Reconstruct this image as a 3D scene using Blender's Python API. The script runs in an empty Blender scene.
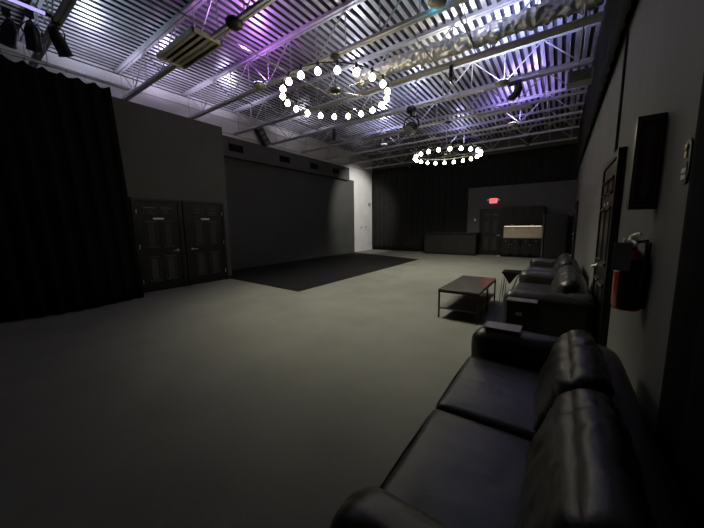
import bpy, bmesh, math, random
from mathutils import Vector, Matrix, noise
random.seed(7)
PI = math.pi
scene = bpy.context.scene
COL = scene.collection

# ------------------------------------------------------------------ materials
def nodes(name):
    m = bpy.data.materials.new(name); m.use_nodes = True
    nt = m.node_tree; b = nt.nodes['Principled BSDF']
    return m, nt, b

def mat(name, col, rough=.6, metal=0., var=.0, vscale=6., bump=0., bscale=60., spec=.5, emit=None, estr=0.,
        rvar=0., stretch=None, coat=0.):
    m, nt, b = nodes(name)
    b.inputs['Roughness'].default_value = rough
    b.inputs['Metallic'].default_value = metal
    b.inputs['Specular IOR Level'].default_value = spec
    b.inputs['Coat Weight'].default_value = coat
    tc = nt.nodes.new('ShaderNodeTexCoord')
    src = tc.outputs['Object']
    if stretch:
        mp = nt.nodes.new('ShaderNodeMapping'); mp.inputs['Scale'].default_value = stretch
        nt.links.new(src, mp.inputs['Vector']); src = mp.outputs['Vector']
    n = nt.nodes.new('ShaderNodeTexNoise'); n.inputs['Scale'].default_value = vscale
    n.inputs['Detail'].default_value = 5
    nt.links.new(src, n.inputs['Vector'])
    r = nt.nodes.new('ShaderNodeValToRGB')
    r.color_ramp.elements[0].position = .3; r.color_ramp.elements[1].position = .7
    c0 = [max(0, c*(1-var)) for c in col]; c1 = [min(1, c*(1+var)) for c in col]
    r.color_ramp.elements[0].color = (*c0, 1); r.color_ramp.elements[1].color = (*c1, 1)
    nt.links.new(n.outputs['Fac'], r.inputs['Fac'])
    nt.links.new(r.outputs['Color'], b.inputs['Base Color'])
    if rvar:
        mr = nt.nodes.new('ShaderNodeMapRange')
        mr.inputs['To Min'].default_value = max(.03, rough-rvar); mr.inputs['To Max'].default_value = min(1, rough+rvar)
        nt.links.new(n.outputs['Fac'], mr.inputs['Value']); nt.links.new(mr.outputs['Result'], b.inputs['Roughness'])
    if bump:
        n2 = nt.nodes.new('ShaderNodeTexNoise'); n2.inputs['Scale'].default_value = bscale; n2.inputs['Detail'].default_value = 4
        nt.links.new(src, n2.inputs['Vector'])
        bp = nt.nodes.new('ShaderNodeBump'); bp.inputs['Strength'].default_value = bump; bp.inputs['Distance'].default_value = .01
        nt.links.new(n2.outputs['Fac'], bp.inputs['Height']); nt.links.new(bp.outputs['Normal'], b.inputs['Normal'])
    if emit:
        b.inputs['Emission Color'].default_value = (*emit, 1); b.inputs['Emission Strength'].default_value = estr
    return m

M = {}
M['carpet'] = mat('carpet', (.165, .168, .150), .95, var=.10, vscale=1.6, bump=.5, bscale=220, spec=.1)
M['marley'] = mat('black_floor', (.009, .009, .0095), .8, var=.15, vscale=2, spec=.12)
M['white_wall'] = mat('white_paint', (.58, .57, .56), .75, var=.07, vscale=1.8, bump=.15, bscale=14)
M['block'] = mat('white_block', (.60, .59, .57), .8, var=.06, vscale=2.2, bump=.2, bscale=10)
M['black_wall'] = mat('black_wall_paint', (.072, .075, .066), .75, var=.08, vscale=1.5, bump=.1, bscale=30, spec=.3)
M['grey_wall'] = mat('charcoal_wall_paint', (.140, .140, .128), .7, var=.09, vscale=1.7, bump=.12, bscale=25, spec=.35, stretch=(1, 2.5, .35))
M['kitchen_wall'] = mat('dark_kitchen_paint', (.085, .086, .082), .7, var=.08, vscale=2, spec=.3)
M['cyc'] = mat('black_cyclorama', (.048, .049, .047), .8, var=.08, vscale=1.2, spec=.25)
M['header'] = mat('header_paint', (.052, .052, .052), .7, var=.1, vscale=2, spec=.3)
M['velour'] = mat('black_velour', (.006, .006, .006), .95, var=.3, vscale=8, spec=.08)
M['velour_back'] = mat('black_duvetyne', (.020, .020, .019), .95, var=.3, vscale=8, spec=.1)
M['door'] = mat('black_door_paint', (.007, .007, .007), .42, var=.1, vscale=5, spec=.35)
M['door_trim'] = mat('door_moulding_paint', (.020, .020, .020), .30, spec=.7)
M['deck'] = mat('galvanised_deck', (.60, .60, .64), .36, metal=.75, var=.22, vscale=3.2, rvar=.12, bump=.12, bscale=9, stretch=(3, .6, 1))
M['steel'] = mat('painted_joist_steel', (.42, .41, .44), .5, metal=.25, var=.14, vscale=4, bump=.1, bscale=30)
M['foil'] = mat('foil_wrap', (.80, .78, .80), .34, metal=.7, var=.1, vscale=8, bump=.8, bscale=22)
M['beige_metal'] = mat('beige_metal', (.28, .275, .25), .5, metal=.1, var=.06, vscale=6)
M['black_metal'] = mat('black_metal', (.018, .018, .018), .4, metal=.3, var=.1, vscale=9)
M['leather'] = mat('black_leather', (.0145, .0147, .0138), .40, var=.12, vscale=7, bump=.12, bscale=60, rvar=.05, spec=.5)
M['thread'] = mat('seam_piping', (.008, .008, .008), .6)
M['chrome'] = mat('brushed_nickel', (.85, .85, .83), .34, metal=.7, var=.03)
M['table_top'] = mat('glossy_black_table', (.060, .058, .055), .25, var=.15, vscale=5, rvar=.03, spec=.8, stretch=(1, 3, 1))
M['table_frame'] = mat('table_frame', (.012, .012, .012), .4, metal=.3)
M['shelf'] = mat('table_shelf', (.070, .067, .062), .55, var=.3, vscale=5)
M['white_plastic'] = mat('white_plastic', (.75, .75, .73), .4)
M['glass_bulb'] = mat('warm_bulb', (1, .9, .7), .3, emit=(1, .91, .66), estr=27)
M['red_paint'] = mat('extinguisher_red', (.42, .012, .012), .25, spec=.6, coat=.4)
M['label_white'] = mat('label_cream', (.62, .58, .46), .5, var=.15, vscale=20)
M['tag'] = mat('grey_tag', (.10, .10, .11), .6, var=.15, vscale=12)
M['card'] = mat('grey_card', (.30, .30, .33), .6)
M['box_top'] = mat('box_top', (.075, .072, .085), .5)
M['paper'] = mat('pale_tray', (.20, .195, .22), .5, var=.04)
M['backsplash'] = mat('beige_tile', (.60, .52, .41), .35, var=.06, vscale=7)
M['cabinet'] = mat('black_cabinet_paint', (.008, .008, .008), .5, var=.1, vscale=5, spec=.3)
M['counter'] = mat('dark_counter', (.03, .03, .03), .22, var=.3, vscale=20)
M['fridge'] = mat('black_fridge', (.010, .010, .010), .45)
M['trim_grey'] = mat('grey_trim', (.10, .10, .10), .5, var=.05)
M['exit_face'] = mat('exit_face', (.8, .6, .6), .4, emit=(1, .45, .42), estr=.4)
M['exit_red'] = mat('exit_red', (.8, .02, .03), .4, emit=(1, .0, .006), estr=9)
M['sign_frame'] = mat('sign_frame', (.016, .016, .019), .4, var=.1)
M['sign_rim'] = mat('sign_rim', (.12, .12, .15), .35)
M['sign_red'] = mat('sign_dark_red', (.10, .012, .02), .35)
M['gold'] = mat('gold_print', (.50, .38, .16), .4, metal=.5)
M['louver'] = mat('louver_white', (.50, .47, .36), .4, metal=.2, var=.05)
M['lens'] = mat('stage_lens', (.25, .26, .28), .1, metal=.2, spec=.9)
M['speck'] = mat('grey_plastic', (.25, .25, .26), .5)
M['leg_wire'] = mat('wire_legs', (.16, .16, .16), .3, metal=.8)
def led(name, c, s): return mat(name, c, .4, emit=c, estr=s)
M['led_violet'] = led('led_violet', (.50, .42, 1.0), 1.0)
M['uplens'] = led('uplight_lens', (.75, .65, 1.0), 6.)
M['undercab'] = led('undercabinet_strip', (1, .86, .66), 2.2)

# ------------------------------------------------------------------ mesh helpers
class MB:
    def __init__(s): s.bm = bmesh.new()
    def box(s, x0, x1, y0, y1, z0, z1, bev=0., seg=2, rot=None, smooth=False):
        r = bmesh.ops.create_cube(s.bm, size=1.)
        vs = r['verts']
        for v in vs:
            v.co = Vector(((x0+x1)/2+v.co.x*(x1-x0), (y0+y1)/2+v.co.y*(y1-y0), (z0+z1)/2+v.co.z*(z1-z0)))
        if bev:
            es = list({e for v in vs for e in v.link_edges})
            rb = bmesh.ops.bevel(s.bm, geom=es, offset=bev, segments=seg, profile=.7, affect='EDGES')
            vs = list({v for f in rb['faces'] for v in f.verts} | {v for v in vs if v.is_valid})
        if rot is not None:
            for v in vs: v.co = rot @ v.co
        return s
    def bar(s, a, b, w, h=None, up=Vector((0, 0, 1))):
        a = Vector(a); b = Vector(b); h = h or w
        d = (b-a).normalized()
        if abs(d.dot(up)) > .98: up = Vector((0, 1, 0))
        x = d.cross(up).normalized(); y = x.cross(d)
        q = []
        for p in (a, b):
            for sx, sy in ((-1, -1), (1, -1), (1, 1), (-1, 1)):
                q.append(s.bm.verts.new(p+x*sx*w/2+y*sy*h/2))
        for f in ((0, 3, 2, 1), (4, 5, 6, 7), (0, 1, 5, 4), (1, 2, 6, 5), (2, 3, 7, 6), (3, 0, 4, 7)):
            s.bm.faces.new([q[i] for i in f])
        return s
    def tube(s, pts, r, n=10, closed=False, cap=True):
        pts = [Vector(p) for p in pts]; rings = []
        N = len(pts); ref = None
        for i, p in enumerate(pts):
            if closed: t = (pts[(i+1) % N]-pts[i-1]).normalized()
            else: t = (pts[min(i+1, N-1)]-pts[max(i-1, 0)]).normalized()
            if ref is None:
                ref = Vector((0, 0, 1)) if abs(t.z) < .9 else Vector((1, 0, 0))
            x = t.cross(ref).normalized(); y = x.cross(t).normalized()
            ref = y if abs(t.dot(y)) < .9 else ref
            rr = r[i] if isinstance(r, (list, tuple)) else r
            rings.append([s.bm.verts.new(p+x*math.cos(2*PI*k/n)*rr+y*math.sin(2*PI*k/n)*rr) for k in range(n)])
        for i in range(N if closed else N-1):
            A = rings[i]; B = rings[(i+1) % N]
            for k in range(n):
                f = s.bm.faces.new((A[k], A[(k+1) % n], B[(k+1) % n], B[k])); f.smooth = True
        if cap and not closed:
            s.bm.faces.new(rings[0]); s.bm.faces.new(rings[-1][::-1])
        return s
    def lathe(s, prof, n=24, c=(0, 0, 0), M4=None):
        c = Vector(c); rings = []
        for r, z in prof:
            rings.append([s.bm.verts.new(Vector((r*math.cos(2*PI*k/n), r*math.sin(2*PI*k/n), z))) for k in range(n)])
        for i in range(len(rings)-1):
            for k in range(n):
                f = s.bm.faces.new((rings[i][k], rings[i][(k+1) % n], rings[i+1][(k+1) % n], rings[i+1][k])); f.smooth = True
        if prof[0][0] > 1e-4: s.bm.faces.new(rings[0][::-1])
        if prof[-1][0] > 1e-4: s.bm.faces.new(rings[-1])
        for R_ in rings:
            for v in R_:
                if M4 is not None: v.co = M4 @ v.co
                v.co += c
        return s
    def poly(s, pts, d):
        """prism: polygon pts extruded by vector d"""
        d = Vector(d); a = [s.bm.verts.new(Vector(p)) for p in pts]; b = [s.bm.verts.new(Vector(p)+d) for p in pts]
        n = len(a)
        s.bm.faces.new(a[::-1]); s.bm.faces.new(b)
        for i in range(n): s.bm.faces.new((a[i], a[(i+1) % n], b[(i+1) % n], b[i]))
        return s
    def sphere(s, c, r, seg=16, rings=10, sc=(1, 1, 1)):
        q = bmesh.ops.create_uvsphere(s.bm, u_segments=seg, v_segments=rings, radius=r)
        for v in q['verts']: v.co = Vector((v.co.x*sc[0], v.co.y*sc[1], v.co.z*sc[2]))+Vector(c)
        for f in {f for v in q['verts'] for f in v.link_faces}: f.smooth = True
        return s
    def puffy(s, x0, x1, y0, y1, z0, z1, r=.05, puff=(0, 0, 0), wr=.004, ws=7., n=18, seed=0, shear=0., dir='x'):
        """soft cushion: rounded box with bulging faces and leather creases; shear leans x with z"""
        t = bmesh.new(); bmesh.ops.create_cube(t, size=2.)
        bmesh.ops.subdivide_edges(t, edges=t.edges[:], cuts=n, use_grid_fill=True)
        c = Vector(((x0+x1)/2, (y0+y1)/2, (z0+z1)/2)); h = Vector(((x1-x0)/2, (y1-y0)/2, (z1-z0)/2))
        mp = {}
        for v in t.verts:
            u = v.co.copy()
            def sm(a): return math.copysign(abs(a)**.85, a)
            p = Vector((u.x*h.x, u.y*h.y, u.z*h.z))
            inn = Vector([max(-(h[i]-r), min(h[i]-r, p[i])) for i in range(3)])
            d = p-inn
            if d.length > 1e-6: p = inn+d.normalized()*r
            bx = (1-u.y**4)*(1-u.z**4); by = (1-u.x**4)*(1-u.z**4); bz = (1-u.x**4)*(1-u.y**4)
            if abs(u.x) > .98: p.x += math.copysign(puff[0]*bx, u.x)
            if abs(u.y) > .98: p.y += math.copysign(puff[1]*by, u.y)
            if abs(u.z) > .98: p.z += math.copysign(puff[2]*bz, u.z)
            q = p*ws+Vector((seed*3.1, seed*1.7, 0))
            if dir == 'x': q = Vector((q.x*.45, q.y*1.6, q.z))
            w = noise.noise(q)*wr + noise.noise(q*2.3)*wr*.5
            edge = 1-abs(noise.noise(q*.8))
            w -= max(0, edge-.93)*wr*12
            nn = d.normalized() if d.length > 1e-6 else Vector((0, 0, 1))
            p += nn*w
            p.x += shear*(p.z/h.z*.5+.5)
            mp[v] = s.bm.verts.new(c+p)
        for f in t.faces:
            g = s.bm.faces.new([mp[v] for v in f.verts]); g.smooth = True
        t.free(); return s
    def xf(s, m4):
        bmesh.ops.transform(s.bm, matrix=m4, verts=s.bm.verts[:]); return s
    def build(s, name, m, parent=None, loc=(0, 0, 0), smooth=False):
        bmesh.ops.recalc_face_normals(s.bm, faces=s.bm.faces[:])
        me = bpy.data.meshes.new(name); s.bm.to_mesh(me); s.bm.free()
        me.materials.append(m)
        if smooth:
            for p in me.polygons: p.use_smooth = True
        o = bpy.data.objects.new(name, me); COL.objects.link(o); o.location = loc
        if parent: o.parent = parent
        return o

def tag(o, label=None, cat=None, group=None, kind=None):
    if label: o['label'] = label
    if cat: o['category'] = cat
    if group: o['group'] = group
    if kind: o['kind'] = kind
    return o
def thing(name, label, cat, loc=(0, 0, 0), rz=0, group=None):
    o = bpy.data.objects.new(name, None); COL.objects.link(o); o.location = loc; o.rotation_euler = (0, 0, rz)
    o.empty_display_size = .1
    return tag(o, label, cat, group)
def copy_tree(o, parent=None):
    kids = [c for c in bpy.data.objects if c.parent == o]
    c = o.copy(); COL.objects.link(c); c.parent = parent
    for k in kids: copy_tree(k, c)
    return c
def struct(name, mb, m, label=None):
    o = mb.build(name, m); o['kind'] = 'structure'
    if label: o['label'] = label
    return o

# ------------------------------------------------------------------ dimensions
XL, XR = -8.95, .45          # white side wall, charcoal side wall
YB, YN = 14.75, -3.2         # back wall, wall behind the camera
ZD, ZC = 5.16, 4.45          # roof deck, bottom chords
JY = [1.38, 2.93, 4.47, 6.02, 7.56, 9.10, 10.65, 12.19, 13.73]

# ------------------------------------------------------------------ room shell
struct('floor', MB().box(XL-.2, XR+.2, YN, YB+.2, -.12, 0), M['carpet'])
struct('wall_left', MB().box(XL-.2, XL, YN, YB+.2, 0, ZD+.12), M['white_wall'])
struct('wall_right', MB().box(XR, XR+.2, YN, YB+.2, 0, ZD+.12), M['grey_wall'])
struct('wall_back', MB().box(XL, XR, YB, YB+.2, 0, ZD+.12), M['black_wall'])
struct('wall_front', MB().box(XL, XR, YN-.2, YN, 0, ZD+.12), M['black_wall'])
# ribbed steel roof deck: one profile across X, drawn out along Y
mb = MB(); prof = []; x = XL; p = .152
while x < XR:
    prof += [(x, ZD), (x+.078, ZD), (x+.086, ZD+.075), (x+.144, ZD+.075)]; x += p
a = [mb.bm.verts.new((q[0], YN, q[1])) for q in prof]; b = [mb.bm.verts.new((q[0], YB, q[1])) for q in prof]
for i in range(len(prof)-1): mb.bm.faces.new((a[i], a[i+1], b[i+1], b[i]))
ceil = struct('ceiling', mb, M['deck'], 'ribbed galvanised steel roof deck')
M['groove_shade'] = mat('painted_groove_shade', (.075, .072, .082), .7, metal=.1, var=.2, vscale=4)  # dark colour on the groove faces stands in for their shade
ceil.data.materials.append(M['groove_shade'])
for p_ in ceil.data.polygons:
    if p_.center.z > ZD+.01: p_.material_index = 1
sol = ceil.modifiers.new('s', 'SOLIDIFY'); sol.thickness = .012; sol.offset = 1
# ledger course high on the white wall where the joists bear
struct('trim_1', MB().box(XL, XL+.05, YN, YB, 4.86, 4.90), M['block'])
# door partition, black
struct('wall_partition', MB().box(XL, -7.45, YN, 4.66, 0, 4.04), M['black_wall'], 'black painted partition holding two doors')
# black cyclorama wall beyond it
struct('wall_cyclorama', MB().box(XL, -8.80, 4.66, 12.68, 0, 3.70), M['cyc'], 'tall flat black backdrop wall')
# kitchen partition in front of the back curtain
struct('wall_kitchen', MB().box(-3.56, XR, 14.48, 14.56, 0, 3.05), M['kitchen_wall'], 'dark kitchen wall lower than the curtain')
struct('baseboard_left', MB().box(-7.45, -7.43, 2.3, 2.40, 0, .09).box(-7.45, -7.43, 4.56, 4.66, 0, .09), M['door'])
struct('baseboard_cyclorama', MB().box(XL, XL+.02, 12.68, YB, 0, .07), M['white_wall'])

# ------------------------------------------------------------------ black floor sheet
mb = MB().poly([(-8.80, 4.66, .0), (-4.58, 4.42, .0), (-4.62, 11.27, .0), (-8.80, 12.68, .0)], (0, 0, .006))
tag(mb.build('stage_floor_covering', M['marley']), 'black floor sheet spread in front of the tall black backdrop wall', 'floor covering')

# ------------------------------------------------------------------ header with dark slots
t = thing('backdrop_header', 'long charcoal header box with dark slots above the black backdrop', 'header', (-8.80, 8.4, 3.70))
MB().box(-.15, .14, -3.70, 3.70, -.06, .54, .004, 1).build('header_box', M['header'], t)
for y0, y1 in ((5.60, 6.12), (7.66, 8.18), (9.30, 9.78), (10.8, 11.25)):
    g = MB().box(.14, .146, y0-8.4, y1-8.4, .12, .34)
    for k in range(5): g.box(.146, .152, y0-8.4, y1-8.4, .14+k*.04, .15+k*.04)
    g.build('vent_slot', M['velour'], t)
MB().box(.0, .15, -3.70, 3.70, -.08, -.06).build('lower_lip', M['door'], t)

# ------------------------------------------------------------------ doors (setting)
def panel_door(n, label, w=.90, h=2.00, handle_side=1, plate=True, hinges=True, casing_mat='door', lever_label='bright nickel lever handle'):
    """Local frame: door in the XZ plane facing -Y, x from -w/2 to w/2."""
    t = bpy.data.objects.new('door_%d' % n, None); COL.objects.link(t); t['kind'] = 'structure'; t['label'] = label
    mb = MB().box(-w/2, w/2, -.045, 0, .015, h, .003, 1)
    mb.build('door_leaf', M['door'], t)
    cw = .075
    MB().box(-w/2-cw, -w/2-.004, -.06, 0, 0, h+cw, .008, 2).box(w/2+.004, w/2+cw, -.06, 0, 0, h+cw, .008, 2)\
        .box(-w/2-cw, w/2+cw, -.061, 0, h+.006, h+cw, .008, 2).build('door_frame', M[casing_mat], t)
    pw = (w-.13*2-.10)/2
    for cx in (-(pw/2+.05), pw/2+.05):
        for z0, z1 in ((.22, .80), (.98, 1.58), (1.70, 1.88)):
            q = MB()
            q.box(cx-pw/2, cx+pw/2, -.064, -.045, z0, z0+.03, .008, 2).box(cx-pw/2, cx+pw/2, -.064, -.045, z1-.03, z1, .008, 2)
            q.box(cx-pw/2, cx-pw/2+.02, -.052, -.045, z0, z1, .003, 1).box(cx+pw/2-.02, cx+pw/2, -.052, -.045, z0, z1, .003, 1)
            q.box(cx-pw/2+.05, cx+pw/2-.05, -.054, -.044, z0+.05, z1-.05, .006, 2)
            for zz in (z0+.012, z1-.03):
                q.poly([(cx-pw/2, -.045, zz), (cx-pw/2, -.078, zz), (cx-pw/2, -.046, zz+.03)], (pw, 0, 0))
            q.build('door_panel', M['door_trim'], t)
    hx = handle_side*(w/2-.065); hz = .90
    R90 = Matrix.Rotation(PI/2, 4, 'X')
    hd = MB().lathe([(.0, 0), (.032, 0), (.032, .012), (.012, .016), (.012, .05), (0, .05)], 16, (hx, -.045, hz), R90)
    hd.tube([(hx, -.09, hz), (hx-handle_side*.04, -.097, hz), (hx-handle_side*.12, -.092, hz-.004)], [.011, .011, .008], 10)
    tag(hd.build('door_handle', M['chrome'], t), lever_label)
    if hinges:
        for z in (.25, 1.02, 1.78):
            MB().tube([(-handle_side*(w/2+.002), -.062, z-.045), (-handle_side*(w/2+.002), -.062, z+.045)], .009, 8).build('hinge', M['chrome'], t)
    if plate:
        tag(MB().box(-.11, .11, -.056, -.050, 1.615, 1.655, .002, 1).build('name_plate', M['white_plastic'], t), 'small pale plate')
    return t
d = panel_door(1, 'left black panelled door in the partition by the curtain', .84, 2.0, 1)
d.location = (-7.45, 2.92, 0); d.rotation_euler = (0, 0, PI/2)
d = panel_door(2, 'right black panelled door in the partition', .90, 2.0, -1)
d.location = (-7.45, 3.99, 0); d.rotation_euler = (0, 0, PI/2)
d = panel_door(3, 'black panelled door beside the kitchen cabinets', .84, 2.0, 1, plate=False, hinges=False)
d.location = (-2.53, 14.48, 0)
d = panel_door(4, 'charcoal panelled door in the right wall behind the extinguisher', .98, 2.02, -1, plate=False, hinges=False)
d.location = (XR, 4.20, 0); d.rotation_euler = (0, 0, -PI/2)
for dy in (-.13, .13):
    tag(MB().box(dy-.05, dy+.05, -.056, -.05, 1.60, 1.635).build('name_plate', M['white_plastic'], d), 'small pale plate')
tag(MB().lathe([(0, 0), (.035, 0), (.035, .004), (0, .004)], 16, (0, -.05, 1.70), Matrix.Rotation(PI/2, 4, 'X')).build('round_sticker', M['speck'], d), 'small round grey sticker')
d = panel_door(5, 'distant door at the far end of the right wall', .92, 2.02, 1, plate=False, hinges=True)
d.location = (XR, 12.3, 0); d.rotation_euler = (0, 0, -PI/2)

# ------------------------------------------------------------------ curtains
def curtain(name, P0, P1, z0, z1, amp, pitch, m, label, cat='curtain', flare=0., seed=0, hem=None, off=None, top=None, nz=14):
    """P0,P1 ends on plan; pleats wave across the run; real thickness."""
    P0 = Vector((*P0, 0)); P1 = Vector((*P1, 0)); L = (P1-P0).length; d = (P1-P0)/L; nrm = Vector((-d.y, d.x, 0))
    n = int(L/pitch*8); bm = bmesh.new(); rows = []
    for j in range(nz+1):
        v = j/nz; row = []
        for i in range(n+1):
            u = i/n; s = u*L
            ph = 2*PI*s/pitch + 2.2*noise.noise(Vector((s*.9, seed, 0)))
            a = amp*(.55+.45*noise.noise(Vector((s*1.3, seed+5, v*1.2))))*(1.0-.35*v)
            o = a*math.sin(ph)+a*.4*math.sin(2.1*ph+seed)
            pos = P0+d*(s+flare*(1-v)*u)+nrm*(o+(off(u, v) if off else 0))
            zt = z1 if top is None else z1-top*abs(math.sin(PI*s/(pitch*.9)+seed))
            pos.z = z0+(zt-z0)*v+(hem(u)*(1-v) if hem else 0)
            row.append(bm.verts.new(pos))
        rows.append(row)
    for j in range(nz):
        for i in range(n):
            f = bm.faces.new((rows[j][i], rows[j][i+1], rows[j+1][i+1], rows[j+1][i])); f.smooth = True
    me = bpy.data.meshes.new(name); bm.to_mesh(me); bm.free(); me.materials.append(m)
    o = bpy.data.objects.new(name, me); COL.objects.link(o)
    so = o.modifiers.new('s', 'SOLIDIFY'); so.thickness = .012; so.offset = 0
    return tag(o, label, cat)
curtain('black_curtain', (-7.0, -2.6), (-7.0, 2.17), .015, 4.05, .055, .24, M['velour'],
        'tall black velour curtain on the ceiling rod at the left', flare=.16, seed=3, top=.07,
        off=lambda u, v: -(1-v)*.22*math.exp(-((u-.80)/.16)**2))
curtain('black_curtain', (XL+.10, 14.63), (-1.0+1.42, 14.63), .02, 4.46, .035, .30, M['velour_back'],
        'wide black curtain across the back wall behind the bar counter', seed=11)
curtain('black_curtain', (XR-.06, 1.2), (XR-.06, 14.40), 3.36, 5.08, .018, .34, M['velour_back'],
        'black drape strip along the top of the right wall', seed=21, nz=6)
curtain('black_curtain', (XR-.032, -2.6), (XR-.032, 1.80), .02, 3.34, .012, .30, M['velour'],
        'black drape on the right wall nearest the camera', seed=31)
t = thing('curtain_rod', 'long pale metal rod carrying the left black curtain', 'curtain rod', (-7.0, 0, 4.09))
MB().tube([(0, -2.7, 0), (0, 2.46, 0)], .022, 10).build('rod', M['steel'], t)
for y in (-2.4, -1.2, 0, 1.36): MB().bar((0, y, 0), (0, y, ZC-4.09+.0), .012, .012).build('hanger', M['steel'], t)
for k in range(20):
    y = -2.5+k*.24
    MB().tube([(.03*math.cos(q*PI/5), y, .03*math.sin(q*PI/5)-.005) for q in range(10)], .003, 5, closed=True).build('ring', M['black_metal'], t)

# ------------------------------------------------------------------ roof joists
def make_joist():
    t = thing('roof_joist', 'x', 'joist', (0, 0, 0), group='steel roof joists')
    x0, x1 = XL, XR-.04
    MB().bar((x0, -.035, ZD-.03), (x1, -.035, ZD-.03), .05, .055).bar((x0, .035, ZD-.03), (x1, .035, ZD-.03), .05, .055).build('top_chord', M['steel'], t)
    MB().bar((x0+.02, -.03, ZC), (x1-.1, -.03, ZC), .042, .05).bar((x0+.02, .03, ZC), (x1-.1, .03, ZC), .042, .05).build('bottom_chord', M['steel'], t)
    hp = .68; xs = [-8.68+i*hp for i in range(14)]
    post = MB().bar((0, 0, ZC), (0, 0, ZD-.05), .014); pm = post.build('web_post', M['steel'], t); pm.location.x = xs[0]
    dg = MB().bar((0, 0, ZD-.05), (hp, 0, ZC+.02), .018); dm = dg.build('web_diagonal', M['steel'], t); dm.location.x = xs[0]
    du = MB().bar((0, 0, ZC+.02), (hp, 0, ZD-.05), .018); um = du.build('web_diagonal', M['steel'], t); um.location.x = xs[1]
    for i in range(1, 14):
        c = pm.copy(); COL.objects.link(c); c.location.x = xs[i]
        if i == 13: break
        if i >= 2:
            c = (dm if i % 2 == 0 else um).copy(); COL.objects.link(c); c.location.x = xs[i]
    return t
j0 = make_joist()
jl = ['nearest the camera, over the left curtain', 'second from the camera, over the left partition door', 'third from the camera, carrying the near chandelier',
      'fourth from the camera, with foil duct along it', 'fifth from the camera, just past the foil duct', 'sixth from the camera, carrying the far chandelier',
      'third from the back curtain', 'second from the back curtain', 'last one, right above the back curtain']
for i, y in enumerate(JY):
    o = j0 if i == 0 else copy_tree(j0)
    o.location.y = y; o['label'] = 'pale steel roof joist, ' + jl[i]
# bridging rods along Y under the joists
br = ['left of the black speaker', 'ending past the near chandelier left side', 'over the near chandelier left side', 'between the two chandeliers and mirror ball',
      'over the middle of the ceiling', 'beside the right wall drape']
for k, (x, y0, y1) in enumerate(((-7.4, 1.38, 14.4), (-6.55, 4.47, 14.4), (-4.64, 1.38, 9.2), (-2.15, 4.47, 12.3), (-1.42, 1.38, 5.62), (.10, 1.38, 14.2))):
    tag(MB().tube([(x, y0, ZC+.035), (x, y1, ZC+.035)], .014, 8).build('bridging_rod', M['steel']), 'long pale bridging rod running towards the back, '+br[k], 'rod', 'ceiling bridging rods')
for k, (x0, y0, x1) in enumerate(((-5.4, 3.2, -4.2), (-2.8, 4.8, -1.9))): pass

# ------------------------------------------------------------------ foil duct on the fourth joist
mb = MB(); pts = []; rr = []
for i in range(220):
    x = -3.9+i*(4.2/219); pts.append((x, 5.84+.02*math.sin(x*2.3), 4.66+.025*math.sin(x*1.7))); rr.append(.135+.03*noise.noise(Vector((x*3, 0, 0))))
mb.tube(pts, rr, 28)
for v in mb.bm.verts:
    q = Vector((v.co.x*13, v.co.y*20, v.co.z*20)); v.co += Vector((0, noise.noise(q), noise.noise(q+Vector((9, 0, 0)))))*.05
tag(mb.build('foil_duct', M['foil'], None), 'crinkled silver foil duct lying along the fourth roof joist', 'duct')
tag(MB().box(-3.9, .32, 5.87, 6.03, 4.375, 4.42, .004, 1).build('cable_tray', M['beige_metal']), 'long beige tray fixed under the foil duct joist', 'cable tray')

# ------------------------------------------------------------------ chandeliers
def make_chandelier(R=.94):
    t = thing('ring_chandelier', 'x', 'chandelier', (0, 0, 0), group='ring chandeliers')   # origin at the ring centre, z of the ring
    top = ZC-.03-3.83
    MB().lathe([(0, top), (.085, top), (.085, top-.03), (.03, top-.05), (0, top-.05)], 24).build('canopy', M['black_metal'], t)
    MB().tube([(0, 0, .04), (0, 0, top-.04)], .007, 8).build('rod', M['black_metal'], t)
    MB().lathe([(0, .06), (.04, .055), (.105, .02), (.11, -.005), (.09, -.03), (0, -.035)], 24).build('hub', M['black_metal'], t)
    MB().tube([(R*math.cos(2*PI*k/72), R*math.sin(2*PI*k/72), 0) for k in range(72)], .011, 8, closed=True).build('ring', M['black_metal'], t)
    sp = MB().tube([(.10, 0, .005), (R, 0, .0)], .006, 6).build('spoke', M['black_metal'], t)
    for k in range(1, 6): c = sp.copy(); COL.objects.link(c); c.rotation_euler.z = k*PI/3
    so = MB().lathe([(0, .03), (.018, .03), (.022, .0), (.022, -.05), (.016, -.055), (0, -.055)], 12, (R, 0, 0)).build('socket', M['black_metal'], t)
    pr = [(0, -.052), (.016, -.056), (.024, -.066), (.043, -.088), (.050, -.112), (.043, -.138), (.024, -.156), (0, -.161)]
    bu = MB().lathe(pr, 12, (R, 0, 0)).build('bulb', M['glass_bulb'], so)
    a0 = math.radians(4)
    so.rotation_euler.z = a0
    for k in range(1, 20):
        c = so.copy(); COL.objects.link(c); c.rotation_euler.z = a0+k*PI/10
        d = bu.copy(); COL.objects.link(d); d.parent = c
    return t
c1 = make_chandelier(); c2 = copy_tree(c1)
c1.location = (-3.46, 4.44, 3.83); c1['label'] = 'large black ring chandelier of lit bulbs hanging nearest the camera'
c2.location = (-2.90, 9.10, 3.545); c2['label'] = 'far ring chandelier of lit bulbs hanging before the back curtain'
for c in [o for o in bpy.data.objects if o.parent == c2 and o.name.split('.')[0] in ('rod', 'canopy')]:
    if c.name.startswith('rod'):
        c.data = c.data.copy()
        for v in c.data.vertices:
            if v.co.z > .2: v.co.z += 3.83-3.545
    else: c.location.z = 3.83-3.545

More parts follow.
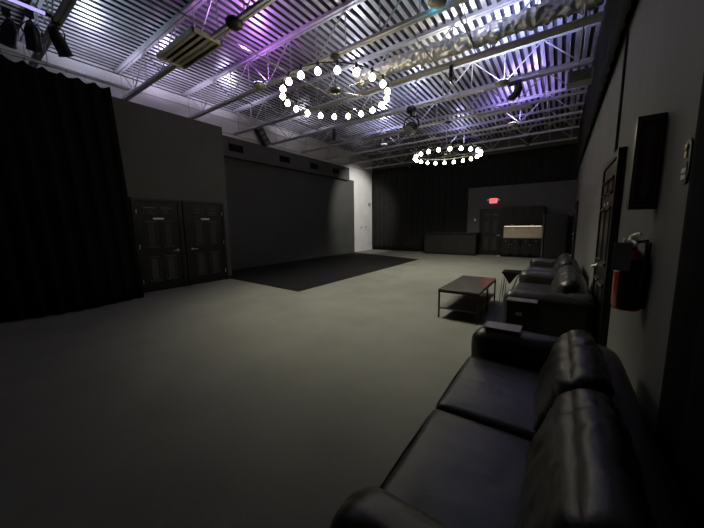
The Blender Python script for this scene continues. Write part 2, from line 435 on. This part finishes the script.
# ------------------------------------------------------------------ uplights clamped on the bottom chords
def make_uplight():
    t = thing('ceiling_uplight', 'x', 'uplight', group='small ceiling uplights')
    MB().lathe([(0, -.05), (.10, -.045), (.135, -.01), (.14, .03), (.125, .035), (.0, .035)], 6).build('housing', M['beige_metal'], t)
    MB().lathe([(.0, .036), (.115, .036), (.115, .042), (0, .042)], 16).build('lens', M['uplens'], t)
    MB().bar((0, .06, 0), (0, .06, .09), .05, .02).build('clamp', M['black_metal'], t)
    return t
ups = [(-5.42, 4.42, 'by the near chandelier, throwing magenta light', (.62, .22, 1.0), 15),
       (-1.53, 4.34, 'at the top edge of the picture, edged with cyan', (.10, .75, 1.0), 5),
       (-1.20, 7.46, 'under the fifth joist by the curved spotlight', (.42, .46, 1.0), 34),
       (-1.38, 10.58, 'above the far chandelier right side, throwing violet light', (.40, .30, 1.0), 34),
       (-5.62, 10.25, 'beyond the mirror ball, throwing white violet light', (.62, .62, 1.0), 30)]
u0 = make_uplight()
def light(kind, loc, energy, col, name, **k):
    l = bpy.data.lights.new(name, kind); l.energy = energy; l.color = col
    for a_, v_ in k.items(): setattr(l, a_, v_)
    o = bpy.data.objects.new(name, l); COL.objects.link(o); o.location = loc
    return o
def spot(loc, aim, e, col, ang=60, name='stage_beam', soft=.05):
    o = light('SPOT', loc, e, col, name, spot_size=math.radians(ang), spot_blend=.6, shadow_soft_size=soft)
    d = Vector(aim)-Vector(loc); o.rotation_euler = d.to_track_quat('-Z', 'Y').to_euler(); return o
# coloured beams thrown onto the roof deck by the stage fixtures
for i, (x, y, lb, c, e) in enumerate(ups):
    o = u0 if i == 0 else copy_tree(u0)
    o.location = (x, y-.1, ZC-.05); o['label'] = 'small beige uplight '+lb
    spot((x, y-.1, ZC+.03), (x, y-.09, ZD), e*3.0, c, 165, 'uplight_lamp', .05)
light('POINT', (-1.62, 4.37, ZC-.06), .9, (.05, .75, 1), 'cyan_edge_lamp', shadow_soft_size=.03)
# stage light cans hung from the joists, with no lamp inside
def par_can(name, label, loc, aim, L=.26, r=.085, yoke=True, m='black_metal', hang=None):
    t = thing(name, label, 'stage light', loc)
    d = Vector(aim).normalized(); q = d.to_track_quat('Z', 'Y').to_matrix().to_4x4()
    MB().lathe([(0, -L*.45), (r*.45, -L*.45), (r*.75, -L*.25), (r, -.02), (r, L*.5), (r*1.12, L*.52), (r*1.12, L*.56), (r*.92, L*.56), (r*.9, L*.45), (0, L*.45)], 20, (0, 0, 0), q).build('can', M[m], t)
    MB().lathe([(0, L*.46), (r*.86, L*.46), (r*.86, L*.47), (0, L*.47)], 20, (0, 0, 0), q).build('lens', M['lens'], t)
    for k in range(3):
        pass
    h = hang if hang else ZC-loc[2]
    side = d.cross(Vector((0, 0, 1))); side = Vector((1, 0, 0)) if side.length < .1 else side.normalized()
    MB().tube([side*(r*1.05), side*(r*1.25)+Vector((0, 0, r*.9)), side*(r*.7)+Vector((0, 0, r*1.7)), -side*(r*.7)+Vector((0, 0, r*1.7)), -side*(r*1.25)+Vector((0, 0, r*.9)), -side*(r*1.05)], .009, 8).build('yoke', M['black_metal'], t)
    MB().tube([(0, 0, r*1.7), (0, 0, h)], .014, 8).box(-.03, .03, -.04, .04, h-.05, h+.045, .006, 1).build('clamp', M['black_metal'], t)
    return t
# three track heads at the left ceiling edge
par_can('stage_spotlight', 'black stage spotlight at the top left corner, left of its pair', (-6.55, .92, 4.22), (-.6, -.1, -.8), .34, .08, hang=.25)
par_can('stage_spotlight', 'black stage spotlight, middle one by the lit violet tube', (-6.35, 1.12, 4.20), (-.5, .1, -.9), .36, .085, hang=.27)
par_can('stage_spotlight', 'black stage spotlight at the end of the lit violet tube', (-6.22, 1.36, 4.20), (-.35, .45, -.85), .36, .085)
tube = thing('light_tube', 'glowing violet tube light at the top left corner', 'tube light', (-6.14, .2, ZC+.005))
MB().tube([(0, -1.6, 0), (0, 1.04, 0)], .022, 10).build('tube', M['led_violet'], tube)
MB().tube([(0, 1.04, 0), (0, 1.10, 0)], .026, 10).build('end_cap', M['black_metal'], tube)
MB().bar((0, 1.02, .0), (0, 1.15, .0), .03, .03).build('clip', M['steel'], tube)

# curved black light by the fifth joist
t = thing('stage_spotlight', 'curved black stage spotlight under the fifth joist', 'stage light', (-.98, 7.50, 4.24))
MB().tube([(-.10, 0, -.12), (-.03, 0, -.13), (.05, 0, -.06), (.08, 0, .04), (.06, 0, .12), (0, 0, .17)], [.05, .07, .08, .075, .05, .035], 14).build('can', M['black_metal'], t)
MB().box(-.12, .12, -.05, .05, .12, .19, .01, 2).build('clamp', M['black_metal'], t)
MB().lathe([(0, 0), (.045, 0), (.045, .01), (0, .01)], 16, (-.105, 0, -.12), Matrix.Rotation(-PI/2, 4, 'Y')).build('lens', M['lens'], t)
par_can('stage_spotlight', 'small black stage spotlight high in front of the back curtain', (-1.06, 12.2, 4.27), (-.5, -.3, -.8), .26, .10, hang=.16)
par_can('stage_spotlight', 'small black stage spotlight over the left backdrop header', (-5.98, 7.56, 4.25), (-.2, .1, -.95), .28, .065, hang=.18)
par_can('stage_spotlight', 'tiny black spotlight hanging under the beige cable tray', (-1.86, 5.95, 4.21), (.2, -.3, -.9), .16, .04, hang=.115)

# moving head / mirror-ball fixture
t = thing('moving_head_light', 'round black moving head light hanging in mid ceiling', 'stage light', (-3.37, 7.54, 3.98))
MB().lathe([(0, .50), (.10, .50), (.13, .46), (.13, .38), (.10, .34), (0, .34)], 20).build('base', M['black_metal'], t)
MB().tube([(0, 0, .34), (0, 0, .27)], .03, 10).tube([(-.0, 0, .27), (-.17, 0, .22), (-.21, 0, .02), (-.19, 0, -.04)], .022, 8)\
    .tube([(.0, 0, .27), (.17, 0, .22), (.21, 0, .02), (.19, 0, -.04)], .022, 8).build('yoke', M['black_metal'], t)
MB().sphere((0, 0, -.03), .175, 24, 16, (1, .95, .88)).build('head', M['black_metal'], t)
MB().lathe([(0, 0), (.115, 0), (.13, .012), (.12, .02), (0, .02)], 24, (.0, -.12, -.12), (Vector((.05, -.75, -.55)).to_track_quat('Z', 'Y').to_matrix().to_4x4())).build('lens', M['lens'], t)
MB().box(-.05, .05, -.03, .03, .49, .53).build('clamp', M['black_metal'], t)

# louvred ceiling light
t = thing('louvred_ceiling_light', 'rectangular unlit light with louvre bars over the left doors', 'ceiling light', (-5.37, 2.83, 4.39))
MB().box(-.63, .63, -.24, -.215, 0, .07).box(-.63, .63, .215, .24, 0, .07).box(-.63, -.605, -.24, .24, 0, .07).box(.605, .63, -.24, .24, 0, .07).build('frame', M['louver'], t)
MB().box(-.62, .62, -.23, .23, .065, .075).build('reflector', M['black_metal'], t)
for k in range(4):
    y = -.155+k*.103; MB().bar((-.60, y, .035), (.60, y, .035), .05, .012).build('louvre_bar', M['louver'], t)
MB().bar((-.5, .1, .07), (-.5, .1, .10), .01).bar((.5, .1, .07), (.5, .1, .10), .01).build('hanger', M['steel'], t)
# beige strip fixtures and heater box
for (x0, x1, y, lb) in ((-2.05, -.80, 9.07, 'right of the moving head, under the sixth joist'), (-5.85, -4.5, 9.07, 'left of the moving head, under the sixth joist')):
    t = thing('strip_light', 'long beige strip light housing '+lb, 'strip light', ((x0+x1)/2, y, ZC-.098), group='beige strip lights'); hl = (x1-x0)/2
    MB().poly([(-hl, -.09, 0), (-hl, .09, 0), (-hl, .055, .075), (-hl, -.055, .075)], (2*hl, 0, 0)).build('housing', M['beige_metal'], t)
    MB().bar((-hl-.004, 0, .03), (-hl, 0, .03), .14, .06).bar((hl+.004, 0, .03), (hl, 0, .03), .14, .06).build('end_cap', M['beige_metal'], t)
t = thing('unit_heater', 'beige heater box hanging beside the right wall drape', 'heater', (.14, 7.80, 4.18))
MB().box(-.21, .20, -.16, .16, .0, .22, .01, 2).build('cabinet', M['beige_metal'], t)
gr = MB()
for k in range(6): gr.box(-.18, .17, -.17, -.158, .02+k*.031, .034+k*.031)
gr.build('grille', M['black_metal'], t)
MB().bar((-.2, -.10, .24), (-.2, -.10, .80), .012).bar((.17, -.10, .24), (.17, -.10, .80), .012).build('hanger', M['steel'], t)

# line speaker on the white wall
t = thing('wall_speaker', 'black column speaker tilted on the white wall above the header', 'speaker', (-8.78, 7.0, 4.60))
rot = Matrix.Rotation(.62, 4, 'X')
MB().box(-.06, .10, -.14, .14, -.36, .36, .012, 2).xf(rot).build('cabinet', M['black_metal'], t)
for k in range(4):
    z = -.27+k*.18
    MB().box(.10, .108, -.11, .11, z-.06, z+.06, .006, 1).xf(rot).build('grille', M['tag'], t)
MB().bar((-.17, 0, .1), (-.05, 0, .1), .06, .06).build('bracket', M['steel'], t)
tag(MB().lathe([(0, 0), (.05, 0), (.05, .04), (.03, .07), (0, .07)], 14, (-8.85, 6.62, 4.245)).build('wall_sensor', M['white_plastic']), 'small white dome sensor at the foot of the wall speaker', 'sensor')
tag(MB().tube([(XL+.02, 8.2, 4.25), (XL+.02, 8.2, 4.86)], .012, 8).build('conduit', M['steel']), 'thin vertical conduit on the white wall above the header', 'conduit')
# long conduit on the white wall by the curtain
tag(MB().tube([(XL+.03, -2, 4.42), (XL+.03, 14.5, 4.42)], .012, 8).build('conduit', M['steel']), 'long pale conduit running along the top of the white wall', 'conduit')

# disc-shaped junction box near the top of the second joist
tag(MB().lathe([(0, -.05), (.11, -.045), (.13, 0), (.11, .04), (0, .04)], 16, (-4.12, 2.89, ZC-.035)).build('junction_box', M['black_metal']), 'dark round box under the second joist by the louvred light', 'junction box')
# black cable from the ceiling down to the cable tray and wall cable
tag(MB().tube([(-1.42, 4.5, ZC+.5), (-1.44, 5.2, ZC+.25), (-1.42, 5.9, ZC-.02)], .010, 6).build('ceiling_cable', M['black_metal']), 'thin black cable crossing the ceiling to the beige tray', 'cable')

# ------------------------------------------------------------------ white wall small items
tag(MB().box(XL, XL+.07, 14.30, 14.46, 2.50, 2.68, .01, 2).build('wall_strobe', M['speck']), 'small grey alarm box on the white wall near the corner', 'alarm')
for y, z, w_ in ((13.55, 1.30, .08), (14.05, 1.32, .08)):
    tag(MB().box(XL, XL+.015, y-w_/2, y+w_/2, z-.06, z+.06, .004, 1).build('outlet_plate', M['speck']), 'small grey plate on the white wall, '+('left one' if y < 13.9 else 'right one by the corner'), 'outlet plate')

# ------------------------------------------------------------------ bar counter
M['bar_paint'] = mat('bar_paint', (.020, .020, .021), .7, var=.1, spec=.2)
t = thing('bar_counter', 'long black bar counter in front of the back curtain', 'counter', (-4.19, 13.95, 0))
MB().box(-1.20, 1.20, -.18, .30, .06, .99, .005, 1).build('body', M['bar_paint'], t)
MB().box(-1.16, 1.16, -.15, .28, 0, .06).build('plinth', M['door'], t)
MB().box(-1.27, 1.27, -.26, .36, .99, 1.035, .008, 2).build('counter_top', M['counter'], t)
for x in (-1.19, -.4, .4, 1.19): MB().box(x-.012, x+.012, -.187, -.18, .06, .98).build('front_batten', M['door'], t)

# ------------------------------------------------------------------ kitchen
def shaker(mb, x0, x1, y, z0, z1, fr=.055):
    mb.box(x0, x1, y-.018, y, z0, z1, .002, 1)
    mb.box(x0, x1, y-.026, y-.018, z0, z0+fr).box(x0, x1, y-.026, y-.018, z1-fr, z1)
    mb.box(x0, x0+fr, y-.026, y-.018, z0, z1).box(x1-fr, x1, y-.026, y-.018, z0, z1)
    return mb
def knob(parent, x, y, z):
    MB().sphere((x, y-.024, z), .014, 10, 8).tube([(x, y, z), (x, y-.02, z)], .005, 6).build('knob', M['chrome'], parent)
ux = [-2.00, -1.64, -1.28, -.92, -.55]; Yu = 14.15
names = ['leftmost, beside the door', 'second from the door', 'third from the door', 'rightmost, beside the grey end panel']
for k in range(4):
    x0, x1 = ux[k], ux[k+1]
    t = thing('upper_cabinet', 'black upper kitchen cabinet, '+names[k], 'cabinet', ((x0+x1)/2, Yu, 1.30), group='black upper kitchen cabinets')
    w = (x1-x0)/2
    MB().box(-w+.001, w-.001, 0, .33, 0, .80).build('body', M['cabinet'], t)
    dd = shaker(MB(), -w+.004, w-.004, -.001, .005, .795).build('door', M['cabinet'], t)
    knob(dd, (w-.03)*(1 if k % 2 == 0 else -1), -.026, .06)
    t = thing('base_cabinet', 'black base kitchen cabinet, '+names[k], 'cabinet', ((x0+x1)/2, 13.90, 0), group='black base kitchen cabinets')
    MB().box(-w+.001, w-.001, 0, .57, .09, .77).box(-w+.001, w-.001, .06, .57, 0, .09).build('body', M['cabinet'], t)
    dd = shaker(MB(), -w+.004, w-.004, -.001, .10, .60).build('door', M['cabinet'], t)
    knob(dd, (w-.03)*(1 if k % 2 == 0 else -1), -.026, .54)
    dr = shaker(MB(), -w+.004, w-.004, -.001, .61, .76, .03).build('drawer', M['cabinet'], t)
    knob(dr, 0, -.026, .685)
tag(MB().box(-2.03, -.552, 13.86, 14.48, .77, .805, .005, 2).build('worktop', M['counter']), 'dark kitchen worktop over the base cabinets', 'worktop')
bs = MB().box(-2.0, -.555, 14.466, 14.479, .805, 1.30)
tag(bs.build('backsplash', M['backsplash']), 'lit beige backsplash between worktop and upper cabinets', 'backsplash')
tag(MB().box(-1.68, -1.58, 14.456, 14.466, 1.12, 1.22, .003, 1).build('outlet_plate', M['white_plastic']), 'white outlet plate on the lit beige backsplash', 'outlet plate')
tag(MB().box(-1.95, -.6, 14.20, 14.24, 1.286, 1.3005).build('undercabinet_light', M['undercab']), 'slim lit strip under the upper kitchen cabinets', 'light strip')
tag(MB().box(-.55, -.50, 13.86, 14.48, 0, 1.78, .003, 1).build('end_panel', M['trim_grey']), 'grey upright end panel at the right of the kitchen cabinets', 'panel')
t = thing('refrigerator', 'tall black refrigerator in the dark kitchen corner', 'refrigerator', (-.10, 14.12, 0))
MB().box(-.36, .36, -.26, .32, .02, 1.72, .01, 2).build('body', M['fridge'], t)
f = MB().box(-.355, .355, -.31, -.265, .06, 1.18, .012, 2).build('door', M['fridge'], t)
MB().tube([(.30, -.34, .65), (.30, -.34, 1.12)], .01, 8).build('handle', M['fridge'], f)
f = MB().box(-.355, .355, -.31, -.265, 1.19, 1.71, .012, 2).build('door', M['fridge'], t)
MB().tube([(.30, -.34, 1.25), (.30, -.34, 1.55)], .01, 8).build('handle', M['fridge'], f)
tag(MB().box(-3.27, -3.19, 14.468, 14.48, 1.54, 1.66, .003, 1).build('light_switch', M['white_plastic']), 'white light switch left of the kitchen door', 'light switch')
for x, lb in ((-3.12, 'left'), (-2.08, 'right')):
    tag(MB().lathe([(0, 0), (.03, 0), (.034, .03), (.02, .055), (0, .06)], 12, (x, 13.84 if x > -2.5 else 14.38, 0)).build('door_stop', M['white_plastic']), 'small white door stop on the floor at the %s of the kitchen door' % lb, 'door stop')

# exit sign with two lamp heads
def text_mesh(body, size, ext):
    cu = bpy.data.curves.new('txt', 'FONT'); cu.body = body; cu.size = size; cu.extrude = ext; cu.align_x = 'CENTER'; cu.align_y = 'CENTER'; cu.offset = size*.02
    ob = bpy.data.objects.new('txt', cu); COL.objects.link(ob)
    dg = bpy.context.evaluated_depsgraph_get(); me = bpy.data.meshes.new_from_object(ob.evaluated_get(dg)); bpy.data.objects.remove(ob)
    return me
t = thing('exit_sign', 'lit red exit sign with two lamp heads over the kitchen door', 'exit sign', (-2.47, 14.47, 2.30))
MB().box(-.17, .17, -.05, .01, -.0, .24, .012, 2).build('housing', M['white_plastic'], t)
MB().box(-.155, .155, -.055, -.05, .015, .225).build('face', M['exit_face'], t)
me = text_mesh('EXIT', .19, .004); me.materials.clear(); me.materials.append(M['exit_red'])
o = bpy.data.objects.new('lettering', me); COL.objects.link(o); o.parent = t; o.rotation_euler = (PI/2, 0, 0); o.location = (0, -.060, .12); o.scale = (.72, 1, 1)
for s_ in (-1, 1):
    MB().lathe([(0, 0), (.045, 0), (.05, .03), (.03, .07), (0, .08)], 14, (s_*.225, -.10, .16), Matrix.Rotation(-PI/2, 4, 'X')).tube([(s_*.16, -.02, .16), (s_*.225, -.03, .16)], .015, 8).build('lamp_head', M['white_plastic'], t)

# ------------------------------------------------------------------ right wall items
# blade sign
t = thing('blade_sign', 'dark vertical arrow sign jutting from the right wall', 'sign', (XR, 2.45, 1.50))
MB().box(-.150, .0, -.035, .035, 0, .53, .006, 2).build('box', M['sign_frame'], t)
MB().box(-.140, -.012, -.042, -.036, .015, .03).box(-.140, -.012, -.042, -.036, .50, .515).box(-.140, -.128, -.042, -.036, .03, .50).box(-.024, -.012, -.042, -.036, .03, .50).build('rim', M['sign_rim'], t)
MB().box(-.118, -.034, -.038, -.035, .04, .49).build('panel', M['sign_red'], t)
MB().box(-.090, -.064, -.041, -.037, .12, .42).poly([(-.108, -.041, .12), (-.045, -.041, .12), (-.077, -.041, .06)], (0, .004, 0)).poly([(-.105, -.041, .42), (-.049, -.041, .42), (-.049, -.041, .46), (-.077, -.041, .435), (-.105, -.041, .46)], (0, .004, 0)).build('arrow', M['sign_rim'], t)
for c_ in [o for o in bpy.data.objects if o.parent == t]: c_.scale.x = .80
# oval plaque
t = thing('oval_plaque', 'small black oval plaque on the right wall above the extinguisher side', 'plaque', (XR, 1.965, 1.69))
pts = []
for k in range(32):
    a_ = 2*PI*k/32; ca, sa = math.cos(a_), math.sin(a_)
    pts.append((-.008,   .050*math.copysign(abs(ca)**.8, ca), .100*math.copysign(abs(sa)**.8, sa)))
MB().poly(pts, (.008, 0, 0)).build('plate', M['sign_frame'], t)
MB().sphere((-.012, 0, .062), .016, 12, 8, (.3, 1, 1)).box(-.013, -.008, -.016, .016, .015, .045, .002, 1).build('emblem', M['gold'], t)
MB().box(-.011, -.008, -.03, .03, -.030, -.004).build('text_block', M['tag'], t)
MB().box(-.012, -.008, -.030, .030, -.046, -.026).box(-.012, -.008, -.030, .030, -.076, -.056).build('white_strip', M['white_plastic'], t)

# fire extinguisher
t = thing('fire_extinguisher', 'red fire extinguisher with a grey tag hanging on the right wall', 'fire extinguisher', (.372, 2.45, .885))
MB().lathe([(0, 0), (.064, .0), (.072, .012), (.073, .03), (.073, .30), (.066, .335), (.045, .36), (.028, .375), (.026, .39), (0, .39)], 28).build('cylinder', M['red_paint'], t)
def arc_band(a0, a1, z0, z1, r=.0745, n=18):
    m_ = MB(); m_.poly([(r*math.cos(math.radians(a0+(a1-a0)*k/n)), r*math.sin(math.radians(a0+(a1-a0)*k/n)), z0) for k in range(n+1)]
                       + [((r-.004)*math.cos(math.radians(a1-(a1-a0)*k/n)), (r-.004)*math.sin(math.radians(a1-(a1-a0)*k/n)), z0) for k in range(n+1)], (0, 0, z1-z0)); return m_
tag(arc_band(-135, 15, .015, .315).build('label', M['black_metal'], t), 'dark band painted as shade on the cylinder')  # shaded side of the cylinder painted as a dark band
tag(arc_band(-200, -137, .235, .285).build('label', M['label_white'], t), 'cream label band')
MB().lathe([(0, .385), (.024, .385), (.026, .43), (.018, .45), (0, .45)], 16).build('valve', M['chrome'], t)
MB().tube([(-.01, .0, .45), (.0, -.04, .465), (.01, -.10, .475), (.01, -.15, .470)], [.010, .010, .009, .006], 8).build('lever', M['chrome'], t)
MB().tube([(-.01, .0, .43), (.0, -.05, .425), (.0, -.12, .41)], .008, 8).build('handle', M['chrome'], t)
MB().lathe([(0, 0), (.02, 0), (.02, .01), (0, .01)], 16, (-.032, -.0, .425), Matrix.Rotation(-PI/2, 4, 'Y')).build('gauge', M['chrome'], t)
MB().tube([(.02, .0, .42), (.055, -.05, .43), (.052, -.080, .38), (.048, -.082, .25), (.042, -.084, .10)], .010, 8).build('hose', M['black_metal'], t)
g_ = MB().box(-.095, -.012, -.084, -.080, .25, .42, .001, 1).build('inspection_tag', M['card'], t); tag(g_, 'grey inspection tag')
MB().box(.070, .082, -.03, .03, .06, .42).build('wall_bracket', M['black_metal'], t)
tag(MB().tube([(XR-.012, 4.28, 2.12), (XR-.012, 4.30, 3.35)], .014, 6).build('wall_cable', M['black_metal']), 'black cable running down the right wall to the door', 'cable')

# ------------------------------------------------------------------ leather sofas
def make_sofa():
    """two-seat sofa, long axis Y (0..2.0 local), front towards -X, back at +X"""
    t = thing('leather_sofa', 'x', 'sofa', group='black leather sofas')
    MB().puffy(-.44, .34, .12, 1.88, .06, .30, r=.03, wr=.003, n=10).build('base', M['leather'], t)
    MB().puffy(.10, .35, .10, 1.90, .08, .66, r=.06, wr=.004, n=14, seed=5).build('back_frame', M['leather'], t)
    for y0, y1, s in ((.045, .275, 1), (1.755, 2.0, 2)):
        MB().puffy(-.49, .35, y0, y1, .05, .645, r=.095, puff=(.01, .004, .004), wr=.005, ws=6, n=22, seed=s).build('armrest', M['leather'], t)
    for y0, y1, s in ((.250, .995, 3), (1.003, 1.750, 4)):
        c = MB().puffy(-.495, .12, y0, y1, .28, .455, r=.035, puff=(.012, .0, .018), wr=.003, ws=7, n=30, seed=s).build('seat_cushion', M['leather'], t)
        MB().tube([(-.488, y0+.03, .44), (-.492, (y0+y1)/2, .446), (-.488, y1-.03, .44)], .004, 6).build('piping', M['thread'], c)
    for y0, y1, s in ((.245, .992, 6), (1.0, 1.745, 8)):
        c = MB().puffy(-.045, .12, y0, y1, .40, .785, r=.075, puff=(.028, .0, .015), wr=.009, ws=6.5, n=34, seed=s, shear=.11, dir='x').build('back_cushion', M['leather'], t)
    for x in (-.42, .34):
        for y in (.08, 1.92): MB().tube([(x, y, 0), (x, y, .06)], [.02, .026], 10).build('foot', M['black_metal'], t)
    return t
s0 = make_sofa(); s1 = copy_tree(s0); s2 = copy_tree(s0)
s0.location = (-.0, .46, 0); s0['label'] = 'large black leather sofa nearest the camera with a pale tray on its arm'
s1.location = (.0, 3.72, 0); s1['label'] = 'middle black leather sofa between the slim box and small side table'
s2.location = (.0, 5.88, 0); s2['label'] = 'farthest black leather sofa along the right wall'
# tray on the far arm of the near sofa
t = thing('serving_tray', 'pale grey flat tray lying on the far arm of the near sofa', 'tray', (-.30, 2.365, .655), rz=0)
MB().box(-.12, .12, -.085, .085, 0, .008, .003, 1).build('board', M['paper'], t)
MB().box(-.12, .12, -.085, -.08, .008, .012).box(-.12, .12, .08, .085, .008, .012).box(-.12, -.115, -.08, .08, .008, .012).box(.115, .12, -.08, .08, .008, .012).build('rim', M['paper'], t)
# slim box in front of the middle sofa
t = thing('slim_cabinet', 'slim black box with a pale top between the two nearest sofas', 'cabinet', (-.27, 3.52, 0))
MB().box(-.15, .13, .0, .15, 0, .585, .005, 1).build('body', M['velour_back'], t)
tag(MB().box(-.155, .135, -.005, .155, .585, .60, .004, 1).build('top', M['box_top'], t), 'pale grey top')
MB().box(-.06, .0, -.006, .0, .44, .475, .006, 2).build('badge', M['speck'], t)

# ------------------------------------------------------------------ coffee table
t = thing('coffee_table', 'low black coffee table with lower shelf on the carpet', 'table', (-1.16, 5.02, 0))
W, L, H = .29, .70, .45
MB().box(-W, W, -L, L, H-.022, H, .003, 1).build('tabletop', M['table_top'], t)
MB().box(-W, W, -L, -L+.022, H-.048, H-.022).box(-W, W, L-.022, L, H-.048, H-.022).box(-W, -W+.022, -L, L, H-.048, H-.022).box(W-.022, W, -L, L, H-.048, H-.022).build('frame', M['table_frame'], t)
MB().box(-W+.01, W-.01, -L+.01, L-.01, .145, .163, .002, 1).build('shelf', M['shelf'], t)
for sx in (-1, 1):
    for sy in (-1, 0, 1):
        if sy == 0 and sx < 0: continue
        MB().box(sx*(W-.012)-.011, sx*(W-.012)+.011, sy*(L-.012)-.011, sy*(L-.012)+.011, 0, H-.03).build('leg', M['table_frame'], t)
# small side table with draped cloth
t = thing('side_table', 'small side table with crossing wire legs by the middle sofa', 'side table', (-.65, 6.05, 0))
MB().box(-.16, .13, -.20, .20, .53, .548, .004, 1).build('tabletop', M['table_frame'], t)
for sy in (-.17, .17):
    MB().tube([(-.14, sy, .53), (-.17, sy-.02, .0)], .006, 6).build('leg', M['leg_wire'], t)
    MB().tube([(.11, sy, .53), (-.05, sy, .006), (.12, sy+.02, .0)], .006, 6).build('leg', M['leg_wire'], t)
    MB().tube([(-.11, sy, .53), (-.14, sy+.02, .0)], .006, 6).build('leg', M['leg_wire'], t)
tag(MB().poly([(-.15, -.212, .553), (.12, -.212, .553), (-.02, -.212, .34)], (0, .006, 0)).box(-.15, .12, -.212, .10, .549, .555).build('table_cloth', M['velour'], None, (-.65, 6.05, 0)),
    'black cloth hanging in a triangle over the small side table', 'cloth')

# ------------------------------------------------------------------ lights
WARM = (1, .955, .74)
spot((-3.2, 4.7, 4.0), (-2.9, 5.2, 0), 640, WARM, 112, 'added_fill_spot', .35)  # added spot without fixture, strengthens the floor light by the near chandelier
spot((-3.0, 9.6, 3.9), (-3.4, 10.2, 0), 520, WARM, 118, 'added_fill_spot', .35)  # added spot without fixture, brightens the far half of the floor
spot((-5.6, 12.0, 4.3), (-8.9, 13.0, 2.2), 600, (1, .97, .90), 74, 'added_fill_spot', .1)  # unseen fill added for the far end of the white wall
# unseen spots without fixtures, added to brighten the roof deck
for (x, y, e, c) in ((-4.6, 3.4, 13, (.66, .30, 1)), (-7.9, 2.2, 12, (.74, .76, 1)), (-8.0, 3.7, 13, (.78, .68, 1)), (-7.9, 5.2, 13, (.78, .70, 1)), (-7.9, 8.2, 8, (.85, .80, 1)),
                     (-1.2, 5.2, 15, (.68, .72, 1)), (-.6, 7.0, 12, (.42, .44, 1)), (-2.0, 6.8, 20, (1, 1, .88)), (-6.6, 1.9, 5, (.6, .85, 1)), (-3.6, 5.2, 7, (.85, .86, 1)),
                     (-4.6, 6.8, 13, (.78, .80, 1)), (-3.6, 8.4, 14, (.60, .64, 1)), (-3.4, 12.0, 12, (.62, .60, 1)), (-.8, 9.8, 10, (.5, .36, 1))):
    spot((x, y, ZC+.02), (x, y+.02, ZD), e*4.6, c, 155, 'added_deck_glow', .06)

w = bpy.data.worlds.new('world'); scene.world = w; w.use_nodes = True
w.node_tree.nodes['Background'].inputs[0].default_value = (.01, .01, .012, 1); w.node_tree.nodes['Background'].inputs[1].default_value = .3

# ------------------------------------------------------------------ camera
cam = bpy.data.cameras.new('camera'); co = bpy.data.objects.new('camera', cam); COL.objects.link(co); scene.camera = co
cam.sensor_width = 36; cam.lens = 291.58/704*36; cam.clip_start = .02
pt, yw, rl = [math.radians(a) for a in (-7.5788, -35.3188, -.7777)]
fw = Vector((math.sin(yw)*math.cos(pt), math.cos(yw)*math.cos(pt), math.sin(pt)))
r0 = Vector((math.cos(yw), -math.sin(yw), 0)); u0_ = r0.cross(fw)
rt = r0*math.cos(rl)+u0_*math.sin(rl); up = -r0*math.sin(rl)+u0_*math.cos(rl)
m3 = Matrix((rt, up, -fw)).transposed()
co.matrix_world = Matrix.Translation((0, 0, 1.43)) @ m3.to_4x4()

scene.view_settings.view_transform = 'Standard'; scene.view_settings.look = 'None'
scene.view_settings.gamma = 1; scene.view_settings.exposure = 0
scene.cycles.use_denoising = True
scene.cycles.max_bounces = 8
